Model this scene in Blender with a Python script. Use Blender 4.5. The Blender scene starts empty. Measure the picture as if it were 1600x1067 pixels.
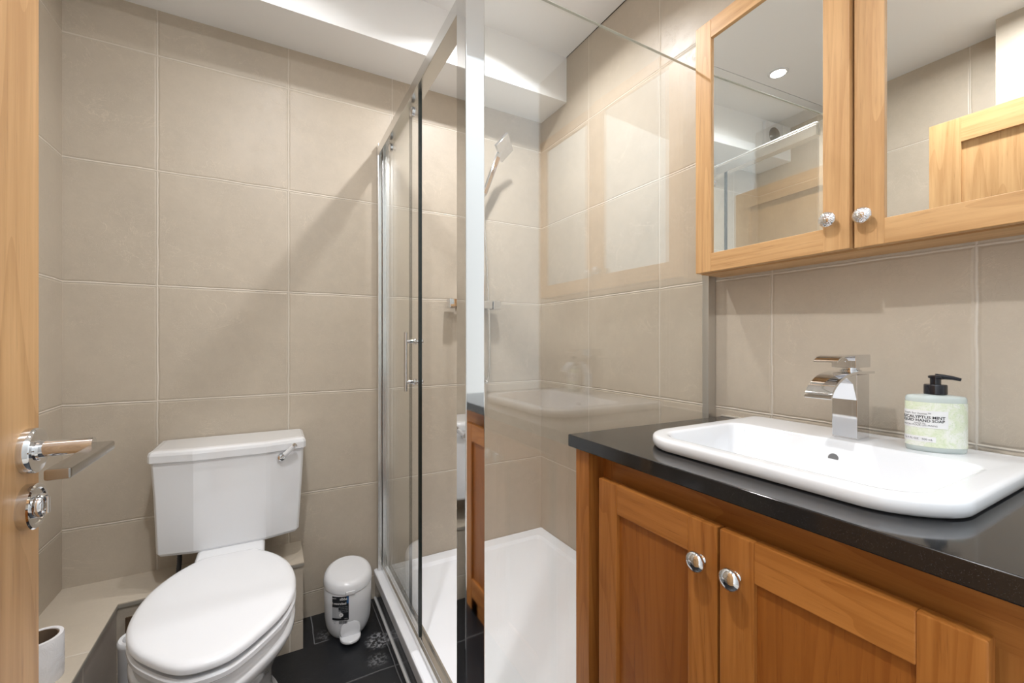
import bpy, bmesh, math, random
from mathutils import Vector, Matrix
random.seed(7)
PI = math.pi
scene = bpy.context.scene
COL = scene.collection

# ------------------------------------------------------------------ camera, world, exposure
CAM_H = 1.096
cam_d = bpy.data.cameras.new('camera')
cam = bpy.data.objects.new('camera', cam_d)
COL.objects.link(cam)
cam.location = (0, 0, CAM_H)
cam.rotation_euler = (PI/2, 0, -math.radians(29.063))
cam_d.sensor_width = 36.0
cam_d.lens = 15.044
cam_d.clip_start = 0.01
cam_d.shift_y = -0.0003
scene.camera = cam

world = bpy.data.worlds.new('world')
scene.world = world
world.use_nodes = True
bg = world.node_tree.nodes['Background']
# ambient fill added as hallway light, shaped dimmer below the horizon
_nt = world.node_tree
_tc = _nt.nodes.new('ShaderNodeTexCoord')
_sp = _nt.nodes.new('ShaderNodeSeparateXYZ')
_mr = _nt.nodes.new('ShaderNodeMapRange'); _mr.interpolation_type = 'SMOOTHSTEP'
_mx = _nt.nodes.new('ShaderNodeMix'); _mx.data_type = 'RGBA'
_nt.links.new(_tc.outputs['Generated'], _sp.inputs[0])
_nt.links.new(_sp.outputs[2], _mr.inputs[0])
for _i, _v in ((1, -0.55), (2, 0.08), (3, 0.0), (4, 1.0)):
    _mr.inputs[_i].default_value = _v
_nt.links.new(_mr.outputs[0], _mx.inputs[0])
_mx.inputs[6].default_value = (0.30, 0.31, 0.32, 1)
_mx.inputs[7].default_value = (0.85, 0.95, 1.05, 1)
_nt.links.new(_mx.outputs[2], bg.inputs[0])
bg.inputs[1].default_value = 2.8

scene.view_settings.view_transform = 'Standard'
scene.view_settings.look = 'None'
scene.view_settings.gamma = 1.0
scene.view_settings.use_curve_mapping = False
scene.view_settings.exposure = 0.94

LAMPS = [  # x, y, watts
    (0.03, 1.325, 1.25),
    (0.75, 1.335, 5.6),
    (-0.05, 0.52, 7.4),
]
LAMP_COL = (0.99, 0.99, 1.0)

# ------------------------------------------------------------------ room measures
XL, XR, YB, YF = -0.588, 1.22, 1.88, -0.05
ZC = 2.448
LINES_Z0, PITCH_Z, PITCH = 1.6823, 0.3962, 0.4

# ------------------------------------------------------------------ materials
def new_mat(name):
    m = bpy.data.materials.new(name)
    m.use_nodes = True
    nt = m.node_tree
    return m, nt, nt.nodes['Principled BSDF']

def simple(name, col, rough=0.4, metal=0.0, coat=0.0, spec=None, emit=None, estr=0):
    m, nt, b = new_mat(name)
    b.inputs['Base Color'].default_value = (*col, 1)
    b.inputs['Roughness'].default_value = rough
    b.inputs['Metallic'].default_value = metal
    b.inputs['Coat Weight'].default_value = coat
    b.inputs['Coat Roughness'].default_value = 0.03
    if spec is not None:
        b.inputs['Specular IOR Level'].default_value = spec
    if emit:
        b.inputs['Emission Color'].default_value = (*emit, 1)
        b.inputs['Emission Strength'].default_value = estr
    return m

class NT:
    """tiny helper to write node graphs"""
    def __init__(s, nt):
        s.nt = nt
    def n(s, t, **kw):
        nd = s.nt.nodes.new(t)
        for k, v in kw.items():
            setattr(nd, k, v)
        return nd
    def link(s, a, b):
        s.nt.links.new(a, b)
    def m(s, op, a, b=None, c=None, clamp=False):
        nd = s.n('ShaderNodeMath', operation=op, use_clamp=clamp)
        for i, v in enumerate((a, b, c)):
            if v is None:
                continue
            if isinstance(v, (int, float)):
                nd.inputs[i].default_value = v
            else:
                s.link(v, nd.inputs[i])
        return nd.outputs[0]
    def ss(s, v, lo, hi, a=0.0, b=1.0):
        nd = s.n('ShaderNodeMapRange', interpolation_type='SMOOTHSTEP')
        s.link(v, nd.inputs[0])
        for i, q in enumerate((lo, hi, a, b)):
            nd.inputs[i+1].default_value = q
        return nd.outputs[0]
    def mix(s, f, a, b, mode='MIX'):
        nd = s.n('ShaderNodeMix', data_type='RGBA', blend_type=mode)
        for sock, v in ((nd.inputs[0], f), (nd.inputs[6], a), (nd.inputs[7], b)):
            if isinstance(v, (int, float)):
                sock.default_value = v
            elif isinstance(v, tuple):
                sock.default_value = (*v, 1) if len(v) == 3 else v
            else:
                s.link(v, sock)
        return nd.outputs[2]
    def noise(s, vec, scale, detail=4, rough=0.5, dist=0.0):
        nd = s.n('ShaderNodeTexNoise')
        s.link(vec, nd.inputs['Vector'])
        nd.inputs['Scale'].default_value = scale
        nd.inputs['Detail'].default_value = detail
        nd.inputs['Roughness'].default_value = rough
        nd.inputs['Distortion'].default_value = dist
        return nd.outputs['Fac']
    def scalev(s, vec, sx, sy, sz, off=None):
        nd = s.n('ShaderNodeMapping')
        s.link(vec, nd.inputs[0])
        nd.inputs['Scale'].default_value = (sx, sy, sz)
        if off is not None:
            s.link(off, nd.inputs['Location'])
        return nd.outputs[0]

def tile_mat(name, ax, off_u, pitch_u, off_v, pitch_v, axv='Z', base=(0.515, 0.447, 0.362),
             grout=(0.64, 0.58, 0.50), gw=0.0031, rough=0.42, dusty=0.0, bump=0.75, speck=0.0):
    m, nt, b = new_mat(name)
    g = NT(nt)
    tc = g.n('ShaderNodeTexCoord')
    P = tc.outputs['Object']
    sep = g.n('ShaderNodeSeparateXYZ')
    g.link(P, sep.inputs[0])
    U, V = sep.outputs[ax], sep.outputs[axv]
    wob = g.noise(P, 9.0, 3, 0.6)
    wob = g.m('MULTIPLY', g.m('SUBTRACT', wob, 0.5), 0.0065)
    U2 = g.m('ADD', U, wob)
    V2 = g.m('ADD', V, wob)
    def grid(c, off, pitch):
        t = g.m('DIVIDE', g.m('SUBTRACT', c, off), pitch)
        fl = g.m('FLOOR', t)
        fr = g.m('SUBTRACT', t, fl)
        d = g.m('MULTIPLY', g.m('MINIMUM', fr, g.m('SUBTRACT', 1.0, fr)), pitch)
        return fl, d
    fu, du = grid(U2, off_u, pitch_u)
    fv, dv = grid(V2, off_v, pitch_v)
    d = g.m('MINIMUM', du, dv)
    gm = g.ss(d, gw*0.45, gw*1.15, 1.0, 0.0)              # 1 in the grout
    cell = g.n('ShaderNodeCombineXYZ')
    g.link(fu, cell.inputs[0]); g.link(fv, cell.inputs[1])
    wn = g.n('ShaderNodeTexWhiteNoise', noise_dimensions='3D')
    g.link(cell.outputs[0], wn.inputs['Vector'])
    n1 = g.noise(P, 3.2, 5, 0.6)
    n2 = g.noise(P, 26.0, 6, 0.65)
    n3 = g.noise(P, 140.0, 3, 0.6)
    rid = g.noise(P, 7.5, 6, 0.62, 1.2)
    vein = g.ss(g.m('ABSOLUTE', g.m('SUBTRACT', rid, 0.5)), 0.0, 0.012, 1.0, 0.0)
    vein = g.m('MULTIPLY', vein, g.ss(g.noise(P, 5.0, 2), 0.5, 0.66))
    fib = g.noise(P, 34.0, 4, 0.6, 2.2)
    fib = g.ss(g.m('ABSOLUTE', g.m('SUBTRACT', fib, 0.5)), 0.0, 0.022, 1.0, 0.0)
    fib = g.m('MULTIPLY', fib, g.ss(g.noise(P, 11.0, 3), 0.42, 0.62))
    f = g.m('ADD', g.m('ADD', g.m('MULTIPLY', g.m('SUBTRACT', n1, 0.5), 0.55),
                        g.m('MULTIPLY', g.m('SUBTRACT', n2, 0.5), 0.35)),
            g.m('MULTIPLY', g.m('SUBTRACT', wn.outputs['Value'], 0.5), 0.16))
    f = g.m('ADD', f, g.m('MULTIPLY', g.m('SUBTRACT', n3, 0.5), 0.12 + speck))
    f = g.m('ADD', f, 0.5, clamp=True)
    lo = tuple(c*0.76 for c in base)
    hi = tuple(min(1, c*1.22) for c in base)
    col = g.mix(f, lo, hi)
    col = g.mix(g.m('MULTIPLY', vein, 0.34), col, tuple(min(1, c*1.35) for c in base))
    col = g.mix(g.m('MULTIPLY', fib, 0.16), col, tuple(min(1, c*1.4) for c in base))
    if dusty:
        P2 = g.n('ShaderNodeVectorMath', operation='DISTANCE')
        g.link(P, P2.inputs[0]); P2.inputs[1].default_value = (0.335, 1.61, 0)
        P3 = g.n('ShaderNodeVectorMath', operation='DISTANCE')
        g.link(P, P3.inputs[0]); P3.inputs[1].default_value = (0.31, 1.51, 0)
        P4 = g.n('ShaderNodeVectorMath', operation='DISTANCE')
        g.link(P, P4.inputs[0]); P4.inputs[1].default_value = (0.165, 1.735, 0)
        dm = g.m('MAXIMUM', g.m('MAXIMUM', g.ss(P2.outputs['Value'], 0.03, 0.055, 1, 0),
                 g.ss(P3.outputs['Value'], 0.015, 0.045, 0.5, 0)), g.ss(P4.outputs['Value'], 0.01, 0.04, 0.45, 0))
        dn = g.ss(g.noise(P, 75, 5, 0.65), 0.44, 0.62)
        dm = g.m('MULTIPLY', g.m('MULTIPLY', dm, dn), dusty)
        ln1 = g.m('MULTIPLY', g.ss(g.m('ABSOLUTE', g.m('SUBTRACT', U2, 0.128)), 0.0005, 0.0022, 0.55, 0), g.ss(V, 1.699, 1.703))
        ln2 = g.m('MULTIPLY', g.ss(g.m('ABSOLUTE', g.m('SUBTRACT', V2, 1.70)), 0.0005, 0.0022, 0.55, 0),
                  g.m('MULTIPLY', g.ss(U, 0.126, 0.130), g.ss(U, 0.165, 0.18, 1, 0)))
        dm = g.m('MAXIMUM', dm, g.m('MAXIMUM', ln1, ln2))
        col = g.mix(dm, col, (0.42, 0.43, 0.45))
    col = g.mix(gm, col, grout)
    g.link(col, b.inputs['Base Color'])
    rr = g.m('ADD', g.m('MULTIPLY', n2, 0.18), rough - 0.09)
    g.link(g.mix(gm, rr, (0.8, 0.8, 0.8)), b.inputs['Roughness'])
    # pillowed tile edge + proud grout bead + fine relief
    hgt = g.m('ADD', g.m('MULTIPLY', g.ss(d, gw*0.9, gw*2.6), 0.6), g.m('MULTIPLY', g.ss(d, 0, gw*1.1, 0.75, 0), 1.0))
    hgt = g.m('ADD', hgt, g.m('MULTIPLY', n2, 0.28))
    hgt = g.m('ADD', hgt, g.m('MULTIPLY', g.m('ADD', vein, fib), 0.10))
    hgt = g.m('ADD', hgt, g.m('MULTIPLY', n3, 0.06))
    bp = g.n('ShaderNodeBump')
    bp.inputs['Strength'].default_value = bump
    bp.inputs['Distance'].default_value = 0.0022
    g.link(hgt, bp.inputs['Height'])
    g.link(bp.outputs[0], b.inputs['Normal'])
    return m

def wood_mat(name, axis, light, dark, pore, rough=0.45, stretch=26.0):
    m, nt, b = new_mat(name)
    g = NT(nt)
    tc = g.n('ShaderNodeTexCoord')
    oi = g.n('ShaderNodeObjectInfo')
    off = g.n('ShaderNodeCombineXYZ')
    g.link(g.m('MULTIPLY', oi.outputs['Random'], 13.0), off.inputs[0])
    g.link(g.m('MULTIPLY', oi.outputs['Random'], 7.0), off.inputs[2])
    def sc(a, l):
        v = [a, a, a]; v['XYZ'.index(axis)] = l
        return v
    P = tc.outputs['Object']
    vA = g.scalev(P, *sc(1.0, 1.0/stretch*2.2), off.outputs[0])
    vB = g.scalev(P, *sc(1.0, 1.0/stretch), off.outputs[0])
    broad = g.noise(vA, 16.0, 4, 0.55, 0.6)
    grain = g.noise(vB, 95.0, 5, 0.6, 0.3)
    fine = g.noise(vB, 420.0, 3, 0.6)
    # growth-ring figure (cathedral lines) from a distorted slow noise
    ringn = g.noise(vA, 5.0, 2, 0.4, 0.3)
    ring = g.m('FRACT', g.m('MULTIPLY', ringn, 22.0))
    ring = g.ss(ring, 0.55, 1.0)
    f = g.m('ADD', g.m('MULTIPLY', broad, 0.75), g.m('MULTIPLY', grain, 0.55))
    f = g.m('ADD', f, g.m('MULTIPLY', ring, 0.14))
    f = g.ss(f, 0.38, 0.98)
    col = g.mix(f, light, dark)
    pm = g.m('MULTIPLY', g.ss(fine, 0.55, 0.72), g.ss(grain, 0.42, 0.65))
    col = g.mix(g.m('MULTIPLY', pm, 0.45), col, pore)
    g.link(col, b.inputs['Base Color'])
    b.inputs['Roughness'].default_value = rough
    b.inputs['Specular IOR Level'].default_value = 0.32
    b.inputs['Coat Weight'].default_value = 0.06
    b.inputs['Coat Roughness'].default_value = 0.22
    bp = g.n('ShaderNodeBump')
    bp.inputs['Strength'].default_value = 0.18
    bp.inputs['Distance'].default_value = 0.001
    g.link(g.m('SUBTRACT', 1.0, pm), bp.inputs['Height'])
    g.link(bp.outputs[0], b.inputs['Normal'])
    return m

def glass_mat(name, tint=(0.990, 0.994, 0.986), ior=1.75):
    """architectural glass: clear pane, mirror reflection by Fresnel on both faces"""
    m = bpy.data.materials.new(name)
    m.use_nodes = True
    nt = m.node_tree
    nt.nodes.clear()
    g = NT(nt)
    out = g.n('ShaderNodeOutputMaterial')
    geo = g.n('ShaderNodeNewGeometry')
    fr = g.n('ShaderNodeFresnel')
    iorv = g.m('ADD', g.m('MULTIPLY', geo.outputs['Backfacing'], 1.0/ior - ior), ior)
    g.link(iorv, fr.inputs['IOR'])
    tr = g.n('ShaderNodeBsdfTransparent')
    tr.inputs[0].default_value = (*tint, 1)
    gl = g.n('ShaderNodeBsdfGlossy')
    gl.inputs['Roughness'].default_value = 0.0
    gl.inputs['Color'].default_value = (1, 1, 1, 1)
    mx = g.n('ShaderNodeMixShader')
    g.link(fr.outputs[0], mx.inputs[0])
    g.link(tr.outputs[0], mx.inputs[1])
    g.link(gl.outputs[0], mx.inputs[2])
    g.link(mx.outputs[0], out.inputs[0])
    return m

M = {}
M['tile_back'] = tile_mat('beige_tile_back', 'X', -0.3516, PITCH, LINES_Z0, PITCH_Z)
M['tile_side'] = tile_mat('beige_tile_side', 'Y', 1.4952, PITCH, LINES_Z0, PITCH_Z)
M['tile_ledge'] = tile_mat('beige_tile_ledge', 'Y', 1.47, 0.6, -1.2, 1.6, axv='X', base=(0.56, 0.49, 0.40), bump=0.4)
M['tile_ledge_front'] = tile_mat('darker_tile_ledge_face', 'Y', 1.44, PITCH, -0.1, 0.6, base=(0.36, 0.31, 0.27), bump=0.5)  # left ledge face, coloured darker than the ledge top
M['slate'] = tile_mat('black_slate_floor', 'X', 0.358, 0.6, 1.458, 0.6, axv='Y', base=(0.011, 0.012, 0.015), grout=(0.13, 0.13, 0.135),
                      gw=0.0022, rough=0.36, dusty=0.75, bump=0.5, speck=0.2)
OAK_L, OAK_D, OAK_P = (0.70, 0.43, 0.205), (0.50, 0.275, 0.115), (0.27, 0.13, 0.05)
M['oak_v'] = wood_mat('oak_upright_grain', 'Z', OAK_L, OAK_D, OAK_P)
M['oak_h'] = wood_mat('oak_level_grain', 'Y', OAK_L, OAK_D, OAK_P)
OAO_L, OAO_D, OAO_P = (0.48, 0.190, 0.043), (0.30, 0.100, 0.016), (0.13, 0.038, 0.006)  # amber oak deepened further, so the colour carries the vanity's shade
M['amber_v'] = wood_mat('shaded_amber_oak_upright_grain', 'Z', OAO_L, OAO_D, OAO_P)
M['amber_panel'] = wood_mat('shaded_amber_oak_panel_veneer', 'Z', (0.36, 0.125, 0.022), (0.25, 0.075, 0.011), (0.12, 0.032, 0.005))
M['amber_h'] = wood_mat('shaded_amber_oak_level_grain', 'Y', OAO_L, OAO_D, OAO_P)
M['paint'] = simple('white_ceiling_paint', (0.92, 0.93, 0.94), 0.6)
M['wall_paint'] = simple('added_hall_wall_tone', (0.36, 0.345, 0.32), 0.55)  # tone set by how the added hall wall reflects
M['hall_floor'] = simple('pale_hall_floor', (0.42, 0.38, 0.33), 0.5)
M['ceramic'] = simple('white_glazed_ceramic', (0.80, 0.81, 0.835), 0.08, coat=0.4)
M['plastic'] = simple('white_plastic', (0.80, 0.81, 0.84), 0.22, coat=0.2)
M['acrylic'] = simple('white_acrylic_tray', (0.88, 0.90, 0.945), 0.25, coat=0.15)
M['chrome'] = simple('chrome', (0.74, 0.74, 0.75), 0.035, 1.0)
M['satin'] = simple('polished_aluminium', (0.74, 0.735, 0.72), 0.22, 1.0)
M['post'] = simple('polished_post_aluminium', (0.80, 0.795, 0.785), 0.04, 1.0)
M['channel'] = simple('grey_anodised_channel', (0.66, 0.65, 0.63), 0.35, 1.0)
M['brushed'] = simple('brushed_nickel', (0.40, 0.385, 0.365), 0.22, 1.0)
M['dark_seal'] = simple('dark_glass_edge', (0.012, 0.018, 0.016), 0.2)
M['glass_rim'] = simple('pale_glass_rim', (0.52, 0.54, 0.48), 0.2)
M['clear_seal'] = simple('clear_silicone', (0.62, 0.62, 0.62), 0.4)
M['glass'] = glass_mat('shower_glass')
M['mirror'] = simple('mirror_silver', (0.88, 0.90, 0.885), 0.0, 1.0)
M['black_plastic'] = simple('black_plastic', (0.008, 0.008, 0.012), 0.22)
M['dark_gap'] = simple('dark_joint_and_shade', (0.02, 0.017, 0.015), 0.8)
M['brown_hole'] = simple('brown_pipe_hole', (0.09, 0.055, 0.03), 0.9)
M['paper'] = simple('white_tissue', (0.84, 0.83, 0.84), 0.95)
M['card'] = simple('brown_cardboard', (0.17, 0.115, 0.075), 0.9)
M['lens'] = simple('lit_lamp_lens', (1, 1, 1), 0.4, emit=(1.0, 0.93, 0.82), estr=18.0)
M['print_black'] = simple('black_print', (0.01, 0.012, 0.016), 0.35)
M['print_white'] = simple('white_print', (0.80, 0.80, 0.80), 0.4)
M['print_grey'] = simple('grey_print', (0.10, 0.10, 0.11), 0.5)
M['print_blue'] = simple('blue_print', (0.03, 0.12, 0.30), 0.4)
M['mid_grey'] = simple('grey_photo_print', (0.42, 0.43, 0.45), 0.4)
M['plinth'] = simple('grey_gloss_plinth', (0.42, 0.43, 0.45), 0.12, 0.85)

def granite():
    m, nt, b = new_mat('black_granite')
    g = NT(nt)
    P = g.n('ShaderNodeTexCoord').outputs['Object']
    sp = g.ss(g.noise(P, 900, 2, 0.5), 0.66, 0.76)
    sp2 = g.ss(g.noise(P, 300, 3, 0.6), 0.6, 0.8)
    col = g.mix(g.m('MULTIPLY', sp, 0.5), (0.009, 0.009, 0.010), (0.16, 0.16, 0.16))
    col = g.mix(g.m('MULTIPLY', sp2, 0.25), col, (0.05, 0.05, 0.05))
    g.link(col, b.inputs['Base Color'])
    b.inputs['Roughness'].default_value = 0.09
    b.inputs['IOR'].default_value = 1.62
    return m
M['granite'] = granite()

def knob_mat():
    m, nt, b = new_mat('pebbled_chrome')
    g = NT(nt)
    P = g.n('ShaderNodeTexCoord').outputs['Object']
    v = g.n('ShaderNodeTexVoronoi')
    g.link(P, v.inputs['Vector'])
    v.inputs['Scale'].default_value = 300
    b.inputs['Metallic'].default_value = 1
    b.inputs['Base Color'].default_value = (0.80, 0.80, 0.82, 1)
    b.inputs['Roughness'].default_value = 0.05
    bp = g.n('ShaderNodeBump')
    bp.inputs['Strength'].default_value = 0.6
    bp.inputs['Distance'].default_value = 0.001
    g.link(g.ss(v.outputs['Distance'], 0.1, 0.6), bp.inputs['Height'])
    g.link(bp.outputs[0], b.inputs['Normal'])
    return m
M['pebbled'] = knob_mat()

def label_mat():
    m, nt, b = new_mat('pale_green_leafy_label')
    g = NT(nt)
    P = g.n('ShaderNodeTexCoord').outputs['Object']
    r1 = g.noise(P, 55, 5, 0.6, 2.5)
    ln = g.ss(g.m('ABSOLUTE', g.m('SUBTRACT', r1, 0.5)), 0.0, 0.03, 1, 0)
    n = g.noise(P, 38, 4, 0.6, 1.0)
    col = g.mix(g.ss(n, 0.4, 0.62), (0.80, 0.81, 0.74), (0.70, 0.75, 0.57))
    col = g.mix(g.m('MULTIPLY', ln, 0.45), col, (0.42, 0.55, 0.26))
    g.link(col, b.inputs['Base Color'])
    b.inputs['Roughness'].default_value = 0.3
    return m
M['leafy'] = label_mat()

def aqua():
    m, nt, b = new_mat('clear_aqua_soap')
    b.inputs['Base Color'].default_value = (0.82, 0.91, 0.89, 1)
    b.inputs['Roughness'].default_value = 0.06
    b.inputs['Transmission Weight'].default_value = 0.45
    b.inputs['IOR'].default_value = 1.2
    b.inputs['Coat Weight'].default_value = 0.5
    return m
M['aqua'] = aqua()

def tissue_mat():
    m, nt, b = new_mat('quilted_tissue')
    g = NT(nt)
    P = g.n('ShaderNodeTexCoord').outputs['Object']
    b.inputs['Base Color'].default_value = (0.82, 0.81, 0.83, 1)
    b.inputs['Roughness'].default_value = 0.95
    r1 = g.noise(P, 26, 1, 0.4, 1.5)
    bp = g.n('ShaderNodeBump')
    bp.inputs['Strength'].default_value = 0.35
    bp.inputs['Distance'].default_value = 0.001
    g.link(g.ss(g.m('FRACT', g.m('MULTIPLY', r1, 9)), 0.2, 0.8), bp.inputs['Height'])
    g.link(bp.outputs[0], b.inputs['Normal'])
    return m
M['tissue'] = tissue_mat()

# ------------------------------------------------------------------ mesh helpers
class MB:
    """collects shapes into ONE mesh"""
    def __init__(s):
        s.v, s.f, s.mi, s.sm = [], [], [], []
        s.wn = False
    def add(s, vs, fs, mi=0, smooth=False):
        o = len(s.v)
        s.v += [tuple(v) for v in vs]
        for f in fs:
            s.f.append([o+i for i in f]); s.mi.append(mi); s.sm.append(smooth)
    def box(s, x0, x1, y0, y1, z0, z1, mi=0, bev=0.0, seg=2, mat4=None):
        bm = bmesh.new()
        bmesh.ops.create_cube(bm, size=1.0)
        for v in bm.verts:
            v.co = Vector((x0+(v.co.x+.5)*(x1-x0), y0+(v.co.y+.5)*(y1-y0), z0+(v.co.z+.5)*(z1-z0)))
        if bev:
            bmesh.ops.bevel(bm, geom=list(bm.edges), offset=bev, segments=seg, profile=0.5, affect='EDGES')
        if mat4:
            bm.transform(mat4)
        s.bm(bm, mi, smooth=bool(bev))
        s.wn = s.wn or bool(bev)
    def bm(s, bm, mi=0, smooth=False):
        bm.verts.index_update()
        s.add([v.co.copy() for v in bm.verts], [[v.index for v in f.verts] for f in bm.faces], mi, smooth)
        bm.free()
    def loft(s, rings, mi=0, cap0=True, cap1=True, smooth=True, closed=True):
        n = len(rings[0])
        vs = [p for r in rings for p in r]
        fs = []
        for i in range(len(rings)-1):
            for j in range(n if closed else n-1):
                k = (j+1) % n
                fs.append([i*n+j, i*n+k, (i+1)*n+k, (i+1)*n+j])
        if cap0: fs.append(list(range(n))[::-1])
        if cap1: fs.append([(len(rings)-1)*n+j for j in range(n)])
        s.add(vs, fs, mi, smooth)
    def lathe(s, prof, org, axis=(0, 0, 1), seg=40, mi=0, cap0=True, cap1=True, smooth=True):
        """prof: list of (radius, height along axis)"""
        ax = Vector(axis).normalized()
        q = Vector((0, 0, 1)).rotation_difference(ax)
        rings = []
        for r, h in prof:
            rings.append([Vector(org) + q @ Vector((r*math.cos(2*PI*i/seg), r*math.sin(2*PI*i/seg), h)) for i in range(seg)])
        s.loft(rings, mi, cap0, cap1, smooth)
    def tube(s, pts, r, seg=16, mi=0, smooth=True, caps=True):
        pts = [Vector(p) for p in pts]
        rings = []
        up = Vector((0.0123, 0.021, 1)).normalized()
        n = len(pts)
        prev = None
        for i, p in enumerate(pts):
            d = (pts[min(i+1, n-1)] - pts[max(i-1, 0)]).normalized()
            if prev is None:
                a = d.orthogonal().normalized()
            else:
                a = (prev - d*prev.dot(d)).normalized()
            prev = a
            bb = d.cross(a)
            rr = r[i] if isinstance(r, (list, tuple)) else r
            rings.append([p + a*rr*math.cos(2*PI*k/seg) + bb*rr*math.sin(2*PI*k/seg) for k in range(seg)])
        s.loft(rings, mi, caps, caps, smooth)
    def prism(s, poly, z0, z1, mi=0):
        n = len(poly)
        s.add([(x, y, z0) for x, y in poly] + [(x, y, z1) for x, y in poly],
              [list(range(n))[::-1], [n+i for i in range(n)]] + [[i, (i+1) % n, n+(i+1) % n, n+i] for i in range(n)], mi)
    def build(s, name, mats, parent=None, loc=None, bevel=0.0, bseg=2, auto=40):
        me = bpy.data.meshes.new(name)
        me.from_pydata(s.v, [], s.f)
        if not isinstance(mats, (list, tuple)):
            mats = [mats]
        for m in mats:
            me.materials.append(M[m] if isinstance(m, str) else m)
        for p, mi, sm in zip(me.polygons, s.mi, s.sm):
            p.material_index = mi
            p.use_smooth = sm
        bm = bmesh.new(); bm.from_mesh(me)
        bmesh.ops.recalc_face_normals(bm, faces=list(bm.faces))
        for e in bm.edges:
            if len(e.link_faces) == 2 and e.calc_face_angle(0) > math.radians(auto):
                e.smooth = False
        bm.to_mesh(me); bm.free()
        if loc is not None:
            me.transform(Matrix.Translation(-Vector(loc)))
        o = bpy.data.objects.new(name, me)
        COL.objects.link(o)
        if loc is not None:
            o.location = loc
        if parent:
            o.parent = parent
        if bevel:
            md = o.modifiers.new('soft_edges', 'BEVEL')
            md.width = bevel; md.segments = bseg; md.limit_method = 'ANGLE'; md.angle_limit = math.radians(40)
            md.harden_normals = False
        if s.wn:
            wn = o.modifiers.new('flat_faces', 'WEIGHTED_NORMAL')
            wn.weight = 100; wn.keep_sharp = True
        return o

def tag(o, label=None, cat=None, group=None, kind=None):
    if label: o['label'] = label
    if cat: o['category'] = cat
    if group: o['group'] = group
    if kind: o['kind'] = kind
    return o

def thing(name, label, cat, loc, group=None, kind=None):
    o = bpy.data.objects.new(name, None)
    COL.objects.link(o)
    o.location = loc
    o.empty_display_size = 0.05
    return tag(o, label, cat, group, kind)

def part(mb, name, mats, root, **kw):
    """a part given in world coordinates, parented to its thing without moving it"""
    o = mb.build(name, mats, **kw)
    o.parent = root
    bpy.context.view_layer.update()
    o.matrix_parent_inverse = root.matrix_world.inverted()
    return o

def catmull(pts, n=8, closed=False):
    out = []
    m = len(pts)
    for i in range(m if closed else m-1):
        if closed:
            p = [Vector(pts[(i+k-1) % m]) for k in range(4)]
        else:
            p = [Vector(pts[min(max(i+k-1, 0), m-1)]) for k in range(4)]
        for j in range(n):
            t = j/n
            out.append(0.5*((2*p[1]) + (p[2]-p[0])*t + (2*p[0]-5*p[1]+4*p[2]-p[3])*t*t + (3*p[1]-p[0]-3*p[2]+p[3])*t*t*t))
    if not closed:
        out.append(Vector(pts[-1]))
    return out

def rrect(x0, x1, y0, y1, z, radii, n=10, bow=0.0):
    """rounded rectangle ring, radii for corners (x0,y0),(x1,y0),(x1,y1),(x0,y1)"""
    out = []
    cs = [(x0, y0, 1, 1, PI), (x1, y0, -1, 1, 1.5*PI), (x1, y1, -1, -1, 0), (x0, y1, 1, -1, .5*PI)]
    for (cx, cy, sx, sy, a0), r in zip(cs, radii):
        for k in range(n+1):
            a = a0 + .5*PI*k/n
            x = cx + sx*r + r*math.cos(a)
            y = cy + sy*r + r*math.sin(a)
            if bow:
                u = (y-(y0+y1)/2)/((y1-y0)/2)
                w = max(0, 1-(x-x0)/(x1-x0))
                x += bow*w*w*u*u
            out.append(Vector((x, y, z)))
    return out

def text_geo(body, size, align='LEFT', bold=False):
    cu = bpy.data.curves.new('lettering', 'FONT')
    cu.body = body; cu.size = size; cu.align_x = align
    cu.resolution_u = 3
    if bold: cu.offset = size*0.022
    o = bpy.data.objects.new('lettering', cu)
    COL.objects.link(o)
    dg = bpy.context.evaluated_depsgraph_get()
    dg.update()
    me = bpy.data.meshes.new_from_object(o.evaluated_get(dg))
    bm = bmesh.new(); bm.from_mesh(me)
    bmesh.ops.triangulate(bm, faces=list(bm.faces))
    bmesh.ops.subdivide_edges(bm, edges=[e for e in bm.edges if e.calc_length() > size*0.35], cuts=1)
    bm.verts.index_update()
    vs = [(v.co.x, v.co.y) for v in bm.verts]
    fs = [[v.index for v in f.verts] for f in bm.faces]
    bm.free()
    bpy.data.objects.remove(o); bpy.data.curves.remove(cu); bpy.data.meshes.remove(me)
    return vs, fs

# ------------------------------------------------------------------ the setting
def slab(name, x0, x1, y0, y1, z0, z1, mat, label, cat):
    b = MB(); b.box(x0, x1, y0, y1, z0, z1)
    return tag(b.build(name, mat), label, cat, kind='structure')

slab('floor', XL-.1, XR+.1, -0.1, YB+.1, -0.1, 0.0, 'slate', 'black slate tiled bathroom floor with pale grout lines', 'floor')
slab('trim_6', -1.6, 1.9, -1.25, -0.1, -0.1, 0.0, 'hall_floor', 'pale unseen hallway floor added to bounce fill light', 'floor')  # unseen floor, added along with the hall wall for the fill light
slab('wall_back', XL-.1, XR+.1, YB, YB+.1, 0.0, ZC, 'tile_back', 'beige tiled wall behind the toilet and the shower', 'wall')
slab('wall_right', XR, XR+.1, YF-.1, YB, 0.0, ZC, 'tile_side', 'beige tiled wall behind the vanity and the mirror cabinet', 'wall')
slab('wall_left', XL-.1, XL, YF-.1, YB, 0.0, ZC, 'tile_side', 'beige tiled wall behind the open door', 'wall')
slab('wall_hall_added', -3.6, 3.2, -1.25, -1.15, 0.0, 3.4, 'wall_paint', 'unseen greige hallway wall added to tone reflections and fill light', 'wall')  # unseen; added so chrome and glass reflect it and fill bounces off
slab('trim_1', XL, -0.45, YF, 0.585, 0.0, ZC, 'tile_side', 'tiled pier beside the door', 'pier')

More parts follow.
